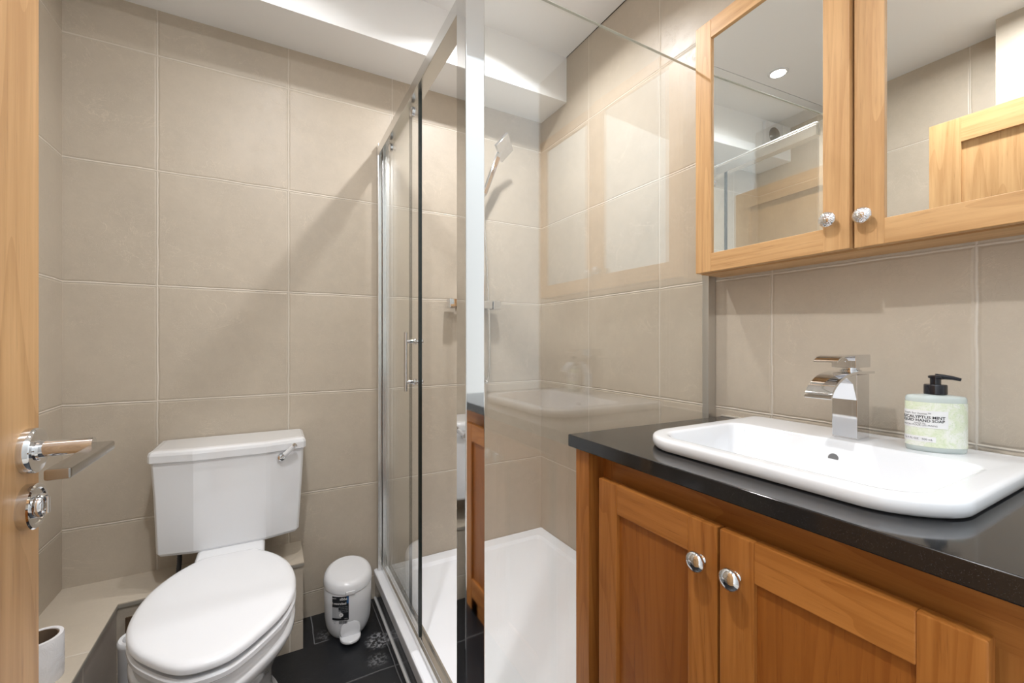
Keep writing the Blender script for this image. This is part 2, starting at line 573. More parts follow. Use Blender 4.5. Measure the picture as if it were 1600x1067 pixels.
# ceiling: two boards with a fine dark joint, seen in the left mirror
b = MB()
JT = 1.421
b.box(XL-.1, XR+.1, YF-.1, JT-.0018, ZC, ZC+.1)
b.box(XL-.1, XR+.1, JT+.0018, YB+.1, ZC, ZC+.1)
b.box(XL-.1, XR+.1, JT-.0018, JT+.0018, ZC+.006, ZC+.1, mi=1)
b.box(XR-.0035, XR-.0005, 0.3, 1.657, ZC-.0012, ZC, mi=1)
tag(b.build('ceiling', ['paint', 'dark_gap']), 'white panelled ceiling', 'ceiling', kind='structure')
slab('trim_2', XL, XR, 1.658, YB, 2.235, ZC, 'paint', 'white boxed bulkhead along the top of the tiled back wall', 'bulkhead')

# tiled ledge (boxed pipes) along the left wall and behind the toilet
b = MB()
LZ = 0.309
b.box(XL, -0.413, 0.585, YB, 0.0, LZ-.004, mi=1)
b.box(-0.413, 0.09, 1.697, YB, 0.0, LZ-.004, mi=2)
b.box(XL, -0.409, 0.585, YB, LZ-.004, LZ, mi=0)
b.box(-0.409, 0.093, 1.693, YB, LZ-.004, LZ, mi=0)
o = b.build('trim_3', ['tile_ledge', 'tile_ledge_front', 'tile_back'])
tag(o, 'low tiled ledge boxing in the pipes by the toilet', 'ledge', kind='structure')
b = MB()
b.box(-0.413, -0.4085, 0.585, 1.697, LZ-.013, LZ-.0035)
b.box(-0.413, 0.0935, 1.692, 1.697, LZ-.013, LZ-.003)
tag(b.build('trim_4', simple('grey_edge_trim', (0.30, 0.275, 0.235), 0.5)), 'grey edging strip along the tiled ledge', 'edging', kind='structure')
b = MB()
b.box(-0.392, -0.345, 1.692, 1.697, 0.205, 0.262)
tag(b.build('trim_5', 'brown_hole'), 'dark brown pipe hole in the ledge behind the toilet', 'pipe hole', kind='structure')

# ------------------------------------------------------------------ lamps
for i, (lx, ly, w) in enumerate(LAMPS):
    lab = ['round white downlight in the ceiling between the toilet and the door',
           'round white downlight in the ceiling inside the shower',
           'round white downlight in the ceiling in front of the vanity'][i]
    r = thing('ceiling_downlight', lab, 'ceiling light', (lx, ly, ZC), group='ceiling downlights')
    b = MB()
    b.lathe([(0.033, 0), (0.033, -0.004), (0.036, -0.006), (0.043, -0.005), (0.046, 0.0)], (lx, ly, ZC), cap0=False, cap1=False)
    part(b, 'trim_ring', 'plastic', r)
    b = MB()
    b.lathe([(0.0325, -0.0005), (0.0325, -0.003), (0.02, -0.0034)], (lx, ly, ZC))
    part(b, 'lens', 'lens', r)
    ld = bpy.data.lights.new('downlight_beam', 'AREA')
    ld.shape = 'DISK'; ld.size = 0.058
    ld.energy = w; ld.color = LAMP_COL
    ld.spread = math.radians(172 if i == 2 else 142)
    lo = bpy.data.objects.new('downlight_beam', ld)
    COL.objects.link(lo)
    lo.parent = r
    lo.location = (0, 0, -0.0055)

# ------------------------------------------------------------------ extractor fan
FX, FZ = -0.40, 2.352
r = thing('extractor_fan', 'white square extractor fan with round grey grille on the bulkhead', 'fan', (FX, 1.658, FZ))
b = MB(); b.box(FX-.08, FX+.08, 1.636, 1.658, FZ-.08, FZ+.08, bev=.005)
part(b, 'cover', 'plastic', r)
b = MB()
for rr in (0.008, 0.016, 0.024, 0.032, 0.040, 0.048):
    ring = []
    for k in range(40):
        a = 2*PI*k/40
        ring.append((FX+rr*math.cos(a), 1.634, FZ+rr*math.sin(a)))
    b.tube(ring + ring[:1], 0.0016, seg=8, caps=False)
b.lathe([(0.050, 0), (0.050, 0.0015)], (FX, 1.6362, FZ), (0, -1, 0), mi=1)
part(b, 'grille', ['brushed', 'print_grey'], r)

# ------------------------------------------------------------------ open oak door
DX0, DX1, DY1 = -0.29, -0.25, 0.735
SW = 0.098
b = MB()
for y0, y1 in ((-0.04, 0.06), (DY1-SW, DY1)):
    b.box(DX0, DX1, y0, y1, 0.008, 2.012, mi=0, bev=.0015)
for z0, z1 in ((0.008, 0.21), (1.912, 2.012)):
    b.box(DX0, DX1, 0.06, DY1-SW, z0, z1, mi=1)
door = b.build('door_1', ['oak_v', 'oak_h'], loc=(-0.27, -0.04, 0))
tag(door, 'light oak panelled bathroom door standing open on the left', 'door', kind='structure')
b = MB(); b.box(DX0+.012, DX1-.012, 0.06, DY1-SW, 0.21, 1.912)
part(b, 'panel', 'oak_v', door)
RY, RZ = 0.704, CAM_H-0.127
b = MB()
b.lathe([(0.026, 0), (0.026, 0.009), (0.025, 0.0105), (0.012, 0.0105), (0.0115, 0.013)], (DX1, RY, RZ), (1, 0, 0), seg=48)
rose = part(b, 'rose', 'chrome', door)
b = MB()
b.lathe([(0.0098, 0.010), (0.0098, 0.040), (0.0094, 0.058)], (DX1, RY, RZ+.001), (1, 0, 0), seg=32)
b.box(-0.195, -0.175, 0.580, 0.714, RZ-.0085, RZ+.0025, bev=.0022, mi=1)
part(b, 'lever_handle', ['chrome', 'brushed'], door)
TZ = CAM_H-0.191
b = MB()
b.lathe([(0.026, 0), (0.026, 0.009), (0.0245, 0.0105), (0.021, 0.0105), (0.0195, 0.009), (0.016, 0.009)], (DX1, RY-.002, TZ), (1, 0, 0), seg=48)
tr = part(b, 'privacy_rose', 'chrome', door)
b = MB()
b.lathe([(0.0135, 0.008), (0.0135, 0.014), (0.012, 0.0165), (0.011, 0.0165), (0.010, 0.0145)], (DX1, RY-.002, TZ), (1, 0, 0), seg=40)
b.box(DX1+.012, DX1+.020, RY-.0045, RY+.0005, TZ-.010, TZ+.010, bev=.0015)
part(b, 'thumb_turn', 'chrome', door)

# ------------------------------------------------------------------ toilet
TX = -0.125
half = [(1.083, 0.0), (1.088, 0.034), (1.104, 0.060), (1.137, 0.092), (1.195, 0.136), (1.25, 0.162), (1.31, 0.176), (1.38, 0.178),
        (1.45, 0.168), (1.50, 0.151), (1.55, 0.124), (1.59, 0.092), (1.612, 0.066), (1.616, 0.03), (1.616, 0.0)]
loop = [(TX+w, t) for t, w in half] + [(TX-w, t) for t, w in half[-2:0:-1]]
dense = catmull([(x, y, 0) for x, y in loop], 6, closed=True)
CY = 1.36
def oval(z, k=1.0, ky=None, dy=0.0, inset=0.0):
    ky = k if ky is None else ky
    out = []
    n = len(dense)
    for i, p in enumerate(dense):
        q = Vector((TX+(p.x-TX)*k, CY+dy+(p.y-CY)*ky, z))
        if inset:
            tdir = (dense[(i+1) % n]-dense[i-1]).normalized()
            nr = Vector((-tdir.y, tdir.x, 0))
            if nr.dot(Vector((TX, CY, 0))-Vector((p.x, p.y, 0))) < 0: nr = -nr
            q += nr*inset
        out.append(q)
    return out
r = thing('toilet', 'white close-coupled toilet with lid closed, standing against the beige back wall', 'toilet', (TX, 1.45, 0))
b = MB()
# pan: foot, stem, flaring bowl, rim
rings = []
for z, kx, ky, dy in ((0.0, 0.80, 0.78, 0.10), (0.025, 0.80, 0.78, 0.10), (0.045, 0.70, 0.72, 0.095), (0.12, 0.655, 0.68, 0.08), (0.19, 0.68, 0.72, 0.06),
                      (0.24, 0.76, 0.80, 0.04), (0.285, 0.87, 0.89, 0.02), (0.315, 0.95, 0.955, 0.008), (0.332, 0.985, 0.985, 0.0), (0.345, 0.99, 0.99, 0.0),
                      (0.352, 0.975, 0.98, 0.0), (0.356, 0.945, 0.965, 0.0), (0.366, 0.935, 0.96, 0.0), (0.376, 0.94, 0.965, 0.0), (0.380, 0.93, 0.955, 0.0)):
    rings.append(oval(z, kx, ky, dy))
b.loft(rings)
# rear platform that carries the cistern
b.box(TX-.092, TX+.098, 1.56, 1.72, 0.32, 0.419, bev=.012, seg=3)
part(b, 'bowl', 'ceramic', r)
b = MB()
b.loft([oval(0.381, inset=0.006), oval(0.386, 1.0), oval(0.396, 1.0), oval(0.4015, inset=0.005), oval(0.403, 0.75, 0.85)])
part(b, 'seat', 'plastic', r)
b = MB()
b.loft([oval(0.4095, inset=0.016), oval(0.410, inset=0.004), oval(0.414, inset=0.0), oval(0.422, inset=0.0), oval(0.428, inset=0.0035), oval(0.4312, inset=0.011),
        oval(0.4325, inset=0.024), oval(0.4331, 0.6, 0.75), oval(0.4333, 0.2, 0.35)])
b.box(TX-.055, TX-.03, 1.575, 1.60, 0.399, 0.412, bev=.002)
b.box(TX+.03, TX+.055, 1.575, 1.60, 0.399, 0.412, bev=.002)
part(b, 'lid', 'plastic', r)

def cistern_ring(z, xl, xr, yf, ex=0.0, soft=0.0):
    # plan: raised middle panel, slanted cheeks, sides back to the wall
    ml, mr = -0.229-ex*.2, -0.020+ex*.2
    yb = 1.876
    pts = [(xl-ex, yb), (xl-ex, yf+.036-ex), (xl-ex+.007, yf+.0235-ex), (ml-.010, yf+.0035-ex), (ml+.004, yf-ex),
           (mr-.004, yf-ex), (mr+.010, yf+.0035-ex), (xr+ex-.007, yf+.0235-ex), (xr+ex, yf+.036-ex), (xr+ex, yb)]
    out = []
    cx, cy = (xl+xr)/2, (yf+yb)/2
    for x, y in pts:
        if soft:
            x += (cx-x)*soft*1.0; y += (cy-y)*soft*1.8 if y < cy else 0
        out.append(Vector((x, y, z)))
    return out
b = MB()
b.loft([cistern_ring(0.414, -0.318, 0.070, 1.694, soft=0.045), cistern_ring(0.417, -0.322, 0.074, 1.689, soft=0.012), cistern_ring(0.426, -0.325, 0.077, 1.687),
        cistern_ring(0.60, -0.331, 0.087, 1.684), cistern_ring(0.717, -0.338, 0.093, 1.682)], smooth=False)
part(b, 'cistern', 'ceramic', r, bevel=.0025)
b = MB()
b.loft([cistern_ring(0.714, -0.338, 0.093, 1.682, ex=.003), cistern_ring(0.7165, -0.338, 0.093, 1.682, ex=.007), cistern_ring(0.738, -0.338, 0.093, 1.682, ex=.007),
        cistern_ring(0.747, -0.338, 0.093, 1.682, ex=.004), cistern_ring(0.7515, -0.338, 0.093, 1.682, ex=-.004), cistern_ring(0.753, -0.338, 0.093, 1.682, ex=-.016)], smooth=False)
part(b, 'cistern_lid', 'ceramic', r, bevel=.003)
LX, LZv, LYf = 0.022, 0.694, 1.688
b = MB()
b.lathe([(0.0125, -0.004), (0.0125, 0.008), (0.011, 0.011), (0.004, 0.012)], (LX, LYf, LZv), (0, -1, 0), seg=28)
b.tube([(LX, LYf-.010, LZv), (LX+.012, LYf-.014, LZv+.012)], 0.0045, seg=12)
lev = part(b, 'flush_lever', 'chrome', r)
b = MB(); b.tube([(LX+.010, LYf-.014, LZv+.010), (LX+.038, LYf-.018, LZv+.037)], [0.0085, 0.0078], seg=16)
part(b, 'grip', 'ceramic', lev)
b = MB(); b.tube([(LX+.038, LYf-.018, LZv+.037), (LX+.0435, LYf-.0185, LZv+.0425), (LX+.045, LYf-.0187, LZv+.044)], [0.0080, 0.0080, 0.004], seg=16)
part(b, 'tip', 'chrome', lev)
b = MB()
hp = catmull([(-0.272, 1.76, 0.425), (-0.272, 1.76, 0.38), (-0.275, 1.765, 0.34), (-0.275, 1.77, 0.312)], 10)
b.tube(hp, [0.0065+.0007*(i % 2) for i in range(len(hp))], seg=12)
part(b, 'supply_hose', simple('dark_braided_hose', (0.05, 0.05, 0.055), 0.4, 0.5), r)

# ------------------------------------------------------------------ toilet brush holder
r = thing('toilet_brush_holder', 'white cylindrical toilet brush holder between ledge and toilet', 'brush holder', (-0.322, 1.50, 0))
b = MB()
ox, oy = -0.322, 1.50
b.lathe([(0.038, 0), (0.040, 0.004), (0.040, 0.286), (0.042, 0.291), (0.042, 0.299), (0.039, 0.303), (0.031, 0.303), (0.029, 0.298), (0.029, 0.18)], (ox, oy, 0), cap1=False)
part(b, 'holder', 'plastic', r)
b = MB(); b.lathe([(0.0288, 0.280), (0.0288, 0.281)], (ox, oy, 0))  # dark disc below the rim paints the shade inside the holder
part(b, 'shade_disc', 'dark_gap', r)

# ------------------------------------------------------------------ toilet paper roll
rx, ry = -0.477, 1.397
r = thing('toilet_paper_roll', 'white toilet paper roll standing on the tiled ledge by the door', 'toilet paper', (rx, ry, LZ))
b = MB()
b.lathe([(0.0335, 0.0), (0.041, 0.0), (0.0425, 0.004), (0.0425, 0.098), (0.0415, 0.102), (0.0345, 0.102), (0.0337, 0.100), (0.0337, 0.0)], (rx, ry, LZ), seg=56, cap0=False, cap1=False)
part(b, 'paper', 'tissue', r)
b = MB()
b.lathe([(0.0336, 0.1005), (0.0318, 0.1005), (0.0318, 0.001), (0.0336, 0.001)], (rx, ry, LZ), seg=48, cap0=False, cap1=False)
part(b, 'cardboard_tube', 'card', r)

# ------------------------------------------------------------------ pedal bin
bx, by = 0.247, 1.735
ang = math.atan2(-by, -bx) + 0.10          # the front of the bin looks roughly at the doorway
FR = Vector((math.cos(ang), math.sin(ang), 0)); SD = Vector((-FR.y, FR.x, 0))
r = thing('pedal_bin', 'small white plastic pedal bin on the black floor beside the shower', 'bin', (bx, by, 0))
def bin_ring(z, rad, tilt=0.0, kx=1.0):
    out = []
    for k in range(56):
        a = 2*PI*k/56
        p = FR*math.cos(a)*rad*kx + SD*math.sin(a)*rad
        out.append(Vector((bx, by, z)) + p + Vector((0, 0, -tilt*p.dot(FR))))
    return out
b = MB()
b.loft([bin_ring(0.0, 0.058), bin_ring(0.004, 0.064), bin_ring(0.018, 0.072), bin_ring(0.04, 0.079), bin_ring(0.07, 0.0825), bin_ring(0.12, 0.084), bin_ring(0.182, 0.0845, 0.16), bin_ring(0.186, 0.0825, 0.16)])
part(b, 'body', 'plastic', r)
b = MB()
b.loft([bin_ring(0.1885, 0.083, 0.16), bin_ring(0.189, 0.0862, 0.16), bin_ring(0.200, 0.0868, 0.17), bin_ring(0.214, 0.084, 0.19), bin_ring(0.2235, 0.0775, 0.21), bin_ring(0.228, 0.068, 0.22),
        bin_ring(0.2272, 0.064, 0.22), bin_ring(0.230, 0.045, 0.22), bin_ring(0.231, 0.015, 0.22)])
b.box(-.016, .016, -.004, .004, -.006, .006, bev=.002, mat4=Matrix.Translation(Vector((bx, by, 0.1795))+FR*0.086) @ Matrix.Rotation(ang-PI/2, 4, 'Z'))
part(b, 'lid', 'plastic', r)
b = MB()
pts = []
MP = Matrix.Translation(Vector((bx, by, 0.0))+FR*0.074) @ Matrix.Rotation(ang, 4, 'Z')
def halfdisc(z, k):
    out = [Vector((-.012, -.036*k, z)), Vector((-.012, .036*k, z))]
    for i in range(13):
        a = PI/2 - PI*i/12
        out.append(Vector((0.040*k*math.cos(a)+.006, .036*k*math.sin(a), z)))
    return [MP @ q for q in out]
b.loft([halfdisc(0.012, .92), halfdisc(0.014, 1.0), halfdisc(0.020, 1.0), halfdisc(0.0225, .93)])
part(b, 'pedal', 'plastic', r)
b = MB()
b.lathe([(0.036, 0.0), (0.034, 0.0055), (0.026, 0.008)], Vector((bx, by, 0.040))+FR*0.0765, FR, seg=32)
part(b, 'pedal_arch', 'plastic', r)
# printed label wrapped on the front of the body
def bin_wrap(u, z, off):
    a = u/0.084
    rad = 0.0838 + off
    p = FR*math.cos(a)*rad + SD*(-math.sin(a))*rad
    return Vector((bx, by, z)) + p
def wrap_rect(mb, fn, u0, u1, z0, z1, off, mi=0, nu=10, shear=None):
    vs, fs = [], []
    for j in range(2):
        for i in range(nu+1):
            u = u0+(u1-u0)*i/nu
            vs.append(fn(u, z0 if j == 0 else z1, off))
    for i in range(nu):
        fs.append([i, i+1, nu+1+i+1, nu+1+i])
    mb.add(vs, fs, mi)
def wrap_text(mb, fn, txt, u, z, size, off, mi=0, align='LEFT', bold=False):
    vs, fs = text_geo(txt, size, align, bold)
    mb.add([fn(u+x, z+y, off) for x, y in vs], fs, mi)
LU0, LU1, LB = 0.006, 0.066, 0.083
b = MB()
wrap_rect(b, bin_wrap, LU0, LU1, LB+.0, LB+.086, 0.0012, 0)
wrap_rect(b, bin_wrap, LU1-.025, LU1, LB+.008, LB+.047, 0.0016, 1)
wrap_rect(b, bin_wrap, LU1-.034, LU1-.024, LB+.008, LB+.033, 0.0017, 1)
wrap_rect(b, bin_wrap, LU0, LU0+.007, LB+.060, LB+.086, 0.0016, 2)
vs = [bin_wrap(LU0+.0255, LB+.020, 0.0021)] + [bin_wrap(LU0+.0255+.0072*math.cos(2*PI*k/20), LB+.020+.0072*math.sin(2*PI*k/20), 0.0021) for k in range(20)]
b.add(vs, [[0, 1+k, 1+(k+1) % 20] for k in range(20)], 3)
wrap_text(b, bin_wrap, 'addis', LU0+.005, LB+.0735, 0.0125, 0.0019, 3, bold=True)
wrap_text(b, bin_wrap, '3 litre', LU1-.017, LB+.077, 0.0068, 0.0019, 3)
wrap_text(b, bin_wrap, 'bathroom bin', LU0+.008, LB+.0575, 0.0112, 0.0019, 3, bold=True)
for i, t in enumerate(('with removable', 'inner bucket', 'soft touch pedal', 'easy to clean')):
    wrap_text(b, bin_wrap, t, LU0+.003, LB+.0475-.0062*i, 0.0052, 0.0019, 4)
wrap_text(b, bin_wrap, '3L', LU0+.0220, LB+.0175, 0.0072, 0.0024, 0)
wrap_text(b, bin_wrap, 'white', LU0+.003, LB+.0045, 0.0055, 0.0019, 3)
rnd = random.Random(3)
u = LU0+.005
while u < LU0+.034:
    w = rnd.choice((.0007, .0012, .0018))
    wrap_rect(b, bin_wrap, u, u+w, LB-.013, LB-.002, 0.0012, 0, nu=1)
    u += w+rnd.choice((.0008, .0014))
wrap_text(b, bin_wrap, 'made in', LU1-.017, LB-.006, 0.0045, 0.0012, 0)
wrap_text(b, bin_wrap, 'UK', LU1-.014, LB-.0115, 0.0045, 0.0012, 0)
tag(part(b, 'printed_label', ['print_black', 'mid_grey', 'print_blue', 'print_white', 'mid_grey'], r), 'black printed product label with white lettering')

# ------------------------------------------------------------------ shower tray
TRZ = 0.126
r = thing('shower_tray', 'low white rectangular shower tray in the corner', 'shower tray', (0.8, 1.36, 0))
b = MB()
x0, x1, y0, y1 = 0.370, XR-.002, 0.862, YB-.002
b.loft([rrect(x0+.004, x1, y0, y1, 0.075, (.004,)*4, 3), rrect(x0, x1, y0, y1, TRZ-.006, (.004,)*4, 3), rrect(x0+.001, x1, y0, y1, TRZ-.002, (.004,)*4, 3), rrect(x0+.005, x1, y0, y1, TRZ, (.004,)*4, 3),
        rrect(x0+.060, x1-.052, y0+.06, y1-.060, TRZ, (.03,)*4, 3), rrect(x0+.064, x1-.057, y0+.064, y1-.065, TRZ-.003, (.03,)*4, 3),
        rrect(x0+.075, x1-.068, y0+.075, y1-.076, TRZ-.010, (.03,)*4, 3), rrect(x0+.25, x1-.25, y0+.25, y1-.25, TRZ-.017, (.03,)*4, 3)], smooth=False)
part(b, 'basin', 'acrylic', r)
b = MB()
b.box(x0+.006, x1, y0, y1, 0.0, 0.076)
tag(part(b, 'plinth', 'plinth', r, bevel=.002), 'grey glossy plinth')
b = MB()
b.tube([(x0+.006, y0, 0.003), (x0+.006, y1, 0.003)], 0.006, seg=8)
part(b, 'floor_seal', 'clear_seal', r)

# ------------------------------------------------------------------ shower enclosure
r = thing('shower_enclosure', 'chrome framed glass shower enclosure with half open sliding door', 'shower enclosure', (0.39, 0.88, TRZ))
HT = CAM_H+.836
b = MB()
b.box(0.363, 0.409, 0.860, 0.914, TRZ, HT, bev=.0025)
part(b, 'corner_post', 'post', r)
b = MB()
b.box(0.383, 0.423, 0.914, 1.852, HT-.052, HT-.012, bev=.002)
b.box(0.387, 0.421, 0.914, 1.852, HT-.014, HT, bev=.005)
part(b, 'top_rail', 'satin', r)
b = MB()
b.box(0.398, 0.434, 0.914, 1.852, TRZ, TRZ+.022, bev=.002)
b.box(0.403, 0.409, 0.914, 1.852, TRZ+.02, TRZ+.034, bev=.001)
b.box(0.424, 0.430, 0.914, 1.852, TRZ+.02, TRZ+.030, bev=.001)
part(b, 'bottom_track', 'satin', r)
b = MB()
b.box(0.382, 0.399, 1.850, YB-.001, TRZ, HT, bev=.003)
b.box(0.400, 0.428, 1.846, YB-.001, TRZ, HT, bev=.003)
part(b, 'wall_channel', 'satin', r)
b = MB()
b.box(1.184, XR-.001, 0.868, 0.892, TRZ, HT, bev=.002)
part(b, 'wall_channel', 'channel', r)
b = MB(); b.box(0.409, 1.186, 0.873, 0.880, TRZ+.002, HT-.002)
side = part(b, 'side_panel', 'glass', r)
b = MB(); b.box(0.409, 1.186, 0.873, 0.880, HT-.0019, HT-.0008)
tag(part(b, 'glass_edge', 'glass_rim', side), 'pale top edge of the clear glass panel')
b = MB(); b.box(0.4165, 0.4225, 1.492, 1.850, TRZ+.022, HT-.05)
fx = part(b, 'fixed_panel', 'glass', r)
b = MB(); b.box(0.415, 0.424, 1.4845, 1.492, TRZ+.022, HT-.05)
tag(part(b, 'edge_seal', 'dark_seal', fx), 'dark edge strip of the fixed pane')
b = MB(); b.box(0.4005, 0.4065, 1.330, 1.79, TRZ+.036, HT-.047)
sl = part(b, 'sliding_door', 'glass', r)
b = MB(); b.box(0.3985, 0.4085, 1.3205, 1.330, TRZ+.036, HT-.047)
tag(part(b, 'edge_seal', 'dark_seal', sl), 'black edge strip of the sliding door')
hz0, hz1, hy, hx = CAM_H-0.162, CAM_H+0.028, 1.378, 0.372
b = MB()
b.tube([(hx, hy, hz0), (hx, hy, hz1)], 0.0062, seg=20)
for zz in (CAM_H-.001, CAM_H-.133):
    b.lathe([(0.0105, 0), (0.0105, 0.003), (0.006, 0.005), (0.0055, 0.030)], (0.4005, hy, zz), (-1, 0, 0), seg=24)
    b.lathe([(0.010, 0), (0.010, 0.003), (0.005, 0.006), (0.005, 0.012), (0.009, 0.014), (0.009, 0.020), (0.006, 0.023)], (0.4065, hy, zz), (1, 0, 0), seg=24)
part(b, 'handle', 'chrome', sl)
for yy in (1.40, 1.70):
    b = MB()
    b.lathe([(0.006, -0.014), (0.012, -0.0135), (0.016, -0.010), (0.016, 0.0), (0.011, 0.004), (0.004, 0.005)], (0.4065, yy, HT-.076), (1, 0, 0), seg=24)
    part(b, 'roller', 'chrome', sl)

# ------------------------------------------------------------------ shower fittings
vz = CAM_H+.171
r = thing('shower_mixer', 'chrome square bar mixer valve on the tiled shower wall', 'shower mixer', (0.82, YB, vz))
b = MB()
b.box(0.735, 0.905, 1.815, 1.853, vz-.019, vz+.019, bev=.004)
for xx in (0.765, 0.875):
    b.lathe([(0.028, 0), (0.026, 0.007), (0.011, 0.010), (0.011, 0.034)], (xx, YB, vz), (0, -1, 0), seg=28)
part(b, 'body', 'chrome', r)
for xa, xb in ((0.688, 0.733), (0.907, 0.948)):
    b = MB()
    b.box(xa, xb, 1.812, 1.856, vz-.022, vz+.022, bev=.004)
    part(b, 'control_knob', 'chrome', r)

r = thing('shower_riser_rail', 'chrome shower riser rail behind the corner post', 'shower rail', (0.835, YB, 1.4))
b = MB(); b.box(0.826, 0.846, 1.823, 1.837, 1.36, 2.05, bev=.003)
part(b, 'bar', 'chrome', r)
for zz in (1.39, 2.02):
    b = MB(); b.box(0.829, 0.843, 1.834, YB, zz-.012, zz+.012, bev=.003)
    part(b, 'wall_bracket', 'chrome', r)
b = MB(); b.box(0.822, 0.846, 1.812, 1.824, 1.765, 1.795, bev=.003)
part(b, 'slider', 'chrome', r)

r = thing('shower_handset', 'chrome square shower handset with hose resting on its rail', 'shower head', (0.857, 1.79, 1.78))
e1 = Vector((.0538, -.0117, .0650)); e2 = Vector((.0631, .0628, -.0410))
e2 = e2 - e1.normalized()*e2.dot(e1.normalized())
e3 = e1.cross(e2).normalized()
HC = Vector((.932, 1.752, CAM_H+.897))
b = MB()
Mh = Matrix((( *e1.normalized(), 0), (*e2.normalized(), 0), (*e3, 0), (0, 0, 0, 1))).transposed()
Mh.translation = HC
b.box(-.043, .043, -.049, .049, -.007, .007, bev=.003, mat4=Mh)
part(b, 'head', 'chrome', r)
b = MB()
p0 = Vector((.850, 1.80, CAM_H+.675)); p1 = HC - e1*.42
dirh = (p1-p0).normalized()
sidev = dirh.cross(Vector((0, -1, 0))).normalized()
nrm = sidev.cross(dirh)
rings = []
for f, w, d in ((0, .008, .008), (.05, .011, .010), (.5, .012, .009), (.9, .014, .008), (1.08, .013, .007)):
    c = p0.lerp(p1, f)
    rings.append([c+sidev*w*sx+nrm*d*sy for sx, sy in ((-1, -.6), (-.6, -1), (.6, -1), (1, -.6), (1, .6), (.6, 1), (-.6, 1), (-1, .6))])
b.loft(rings, smooth=False)
part(b, 'handle', 'chrome', r)
b = MB()
hp = catmull([tuple(p0), (.856, 1.815, CAM_H+.60), (.872, 1.825, CAM_H+.45), (.886, 1.83, CAM_H+.25), (.893, 1.83, CAM_H+.05), (.893, 1.83, CAM_H-.10), (.889, 1.83, CAM_H-.17),
              (.878, 1.83, CAM_H-.195), (.866, 1.832, CAM_H-.16), (.855, 1.834, CAM_H-.04), (.83, 1.836, CAM_H+.10), (.82, 1.836, CAM_H+.148)], 14)
b.tube(hp, [0.0058+.0006*(i % 2) for i in range(len(hp))], seg=12)
part(b, 'hose', 'satin', r)

# ------------------------------------------------------------------ vanity cabinet
VZ = 0.833
VY = 0.858
r = thing('vanity_cabinet', 'amber oak vanity cabinet with two shaker doors under the black worktop', 'cabinet', (0.94, 0.43, 0))
b = MB()
b.box(0.66, 0.724, 0.808, VY, 0, VZ, bev=.0012)
b.box(0.724, 1.215, 0.838, VY-.002, 0, VZ)
part(b, 'side_panel', 'amber_v', r)
b = MB()
b.box(0.706, 0.722, 0.765, 0.812, 0, VZ)
b.box(0.706, 0.722, 0.108, 0.170, 0, VZ)
b.box(0.706, 0.722, 0.452, 0.48, 0.1, 0.748)
b.box(0.704, 0.721, -0.04, 0.772, 0.755, VZ, mi=1)
b.box(0.706, 0.721, -0.04, 0.772, 0.0, 0.145, mi=1)
b.box(0.690, 0.722, -0.045, -0.005, 0, VZ)
part(b, 'face_frame', ['amber_v', 'amber_h'], r)
b = MB()
b.box(0.712, 0.720, -0.008, 0.112, 0.09, 0.77)
part(b, 'end_panel', 'amber_v', r)
b = MB()
b.box(1.205, 1.215, -0.04, 0.838, 0.05, 0.70)
b.box(0.724, 1.205, -0.04, 0.838, 0.085, 0.10)
b.box(0.724, 1.215, -0.04, -0.022, 0.10, VZ)
part(b, 'carcass', 'amber_v', r)

def cupboard_door(root, ya, yb, z0, z1, xf, th, sw, rt, rb, mats, inner, innermat, inset, pivot, ev=.003):
    b = MB()
    b.box(xf, xf+th, ya, ya+sw, z0, z1, mi=0, bev=ev)
    b.box(xf, xf+th, yb-sw, yb, z0, z1, mi=0, bev=ev)
    b.box(xf+.0006, xf+th, ya+sw-.001, yb-sw+.001, z1-rt, z1, mi=1, bev=ev)
    b.box(xf+.0006, xf+th, ya+sw-.001, yb-sw+.001, z0, z0+rb, mi=1, bev=ev)
    d = part(b, 'door', mats, root, loc=pivot)
    b = MB()
    b.box(xf+inset, xf+inset+.005, ya+sw-.004, yb-sw+.004, z0+rb-.004, z1-rt+.004)
    p = part(b, inner, innermat, d)
    return d, p
def knob(root, x, y, z, mat, rad=.0185):
    b = MB()
    b.lathe([(0.0085, 0), (0.0085, 0.002), (0.0055, 0.005), (0.0055, 0.013)], (x, y, z), (-1, 0, 0), seg=28)
    b.lathe([(0.006, 0.012), (rad*.80, 0.014), (rad*.98, 0.0172), (rad, 0.0195), (rad*.96, 0.0222), (rad*.8, 0.0255), (rad*.5, 0.0285), (rad*.2, 0.0298)], (x, y, z), (-1, 0, 0), seg=36, mi=1)
    k = part(b, 'knob', ['chrome', mat], root)
    return k
DZ0, DZ1 = 0.115, 0.7785
d, p = cupboard_door(r, 0.468, 0.773, DZ0, DZ1, 0.660, .021, .060, .066, .07, ['amber_v', 'amber_h'], 'panel', 'amber_panel', .009, (0.66, 0.773, 0.4))
tag(d, 'left vanity door, hinged beside the shower'); knob(d, 0.660, 0.497, CAM_H-.3845, 'chrome')
d, p = cupboard_door(r, 0.150, 0.464, DZ0, DZ1, 0.660, .021, .060, .066, .07, ['amber_v', 'amber_h'], 'panel', 'amber_panel', .009, (0.66, 0.15, 0.4))
tag(d, 'right vanity door, nearest the doorway'); knob(d, 0.660, 0.4325, CAM_H-.3845, 'chrome')

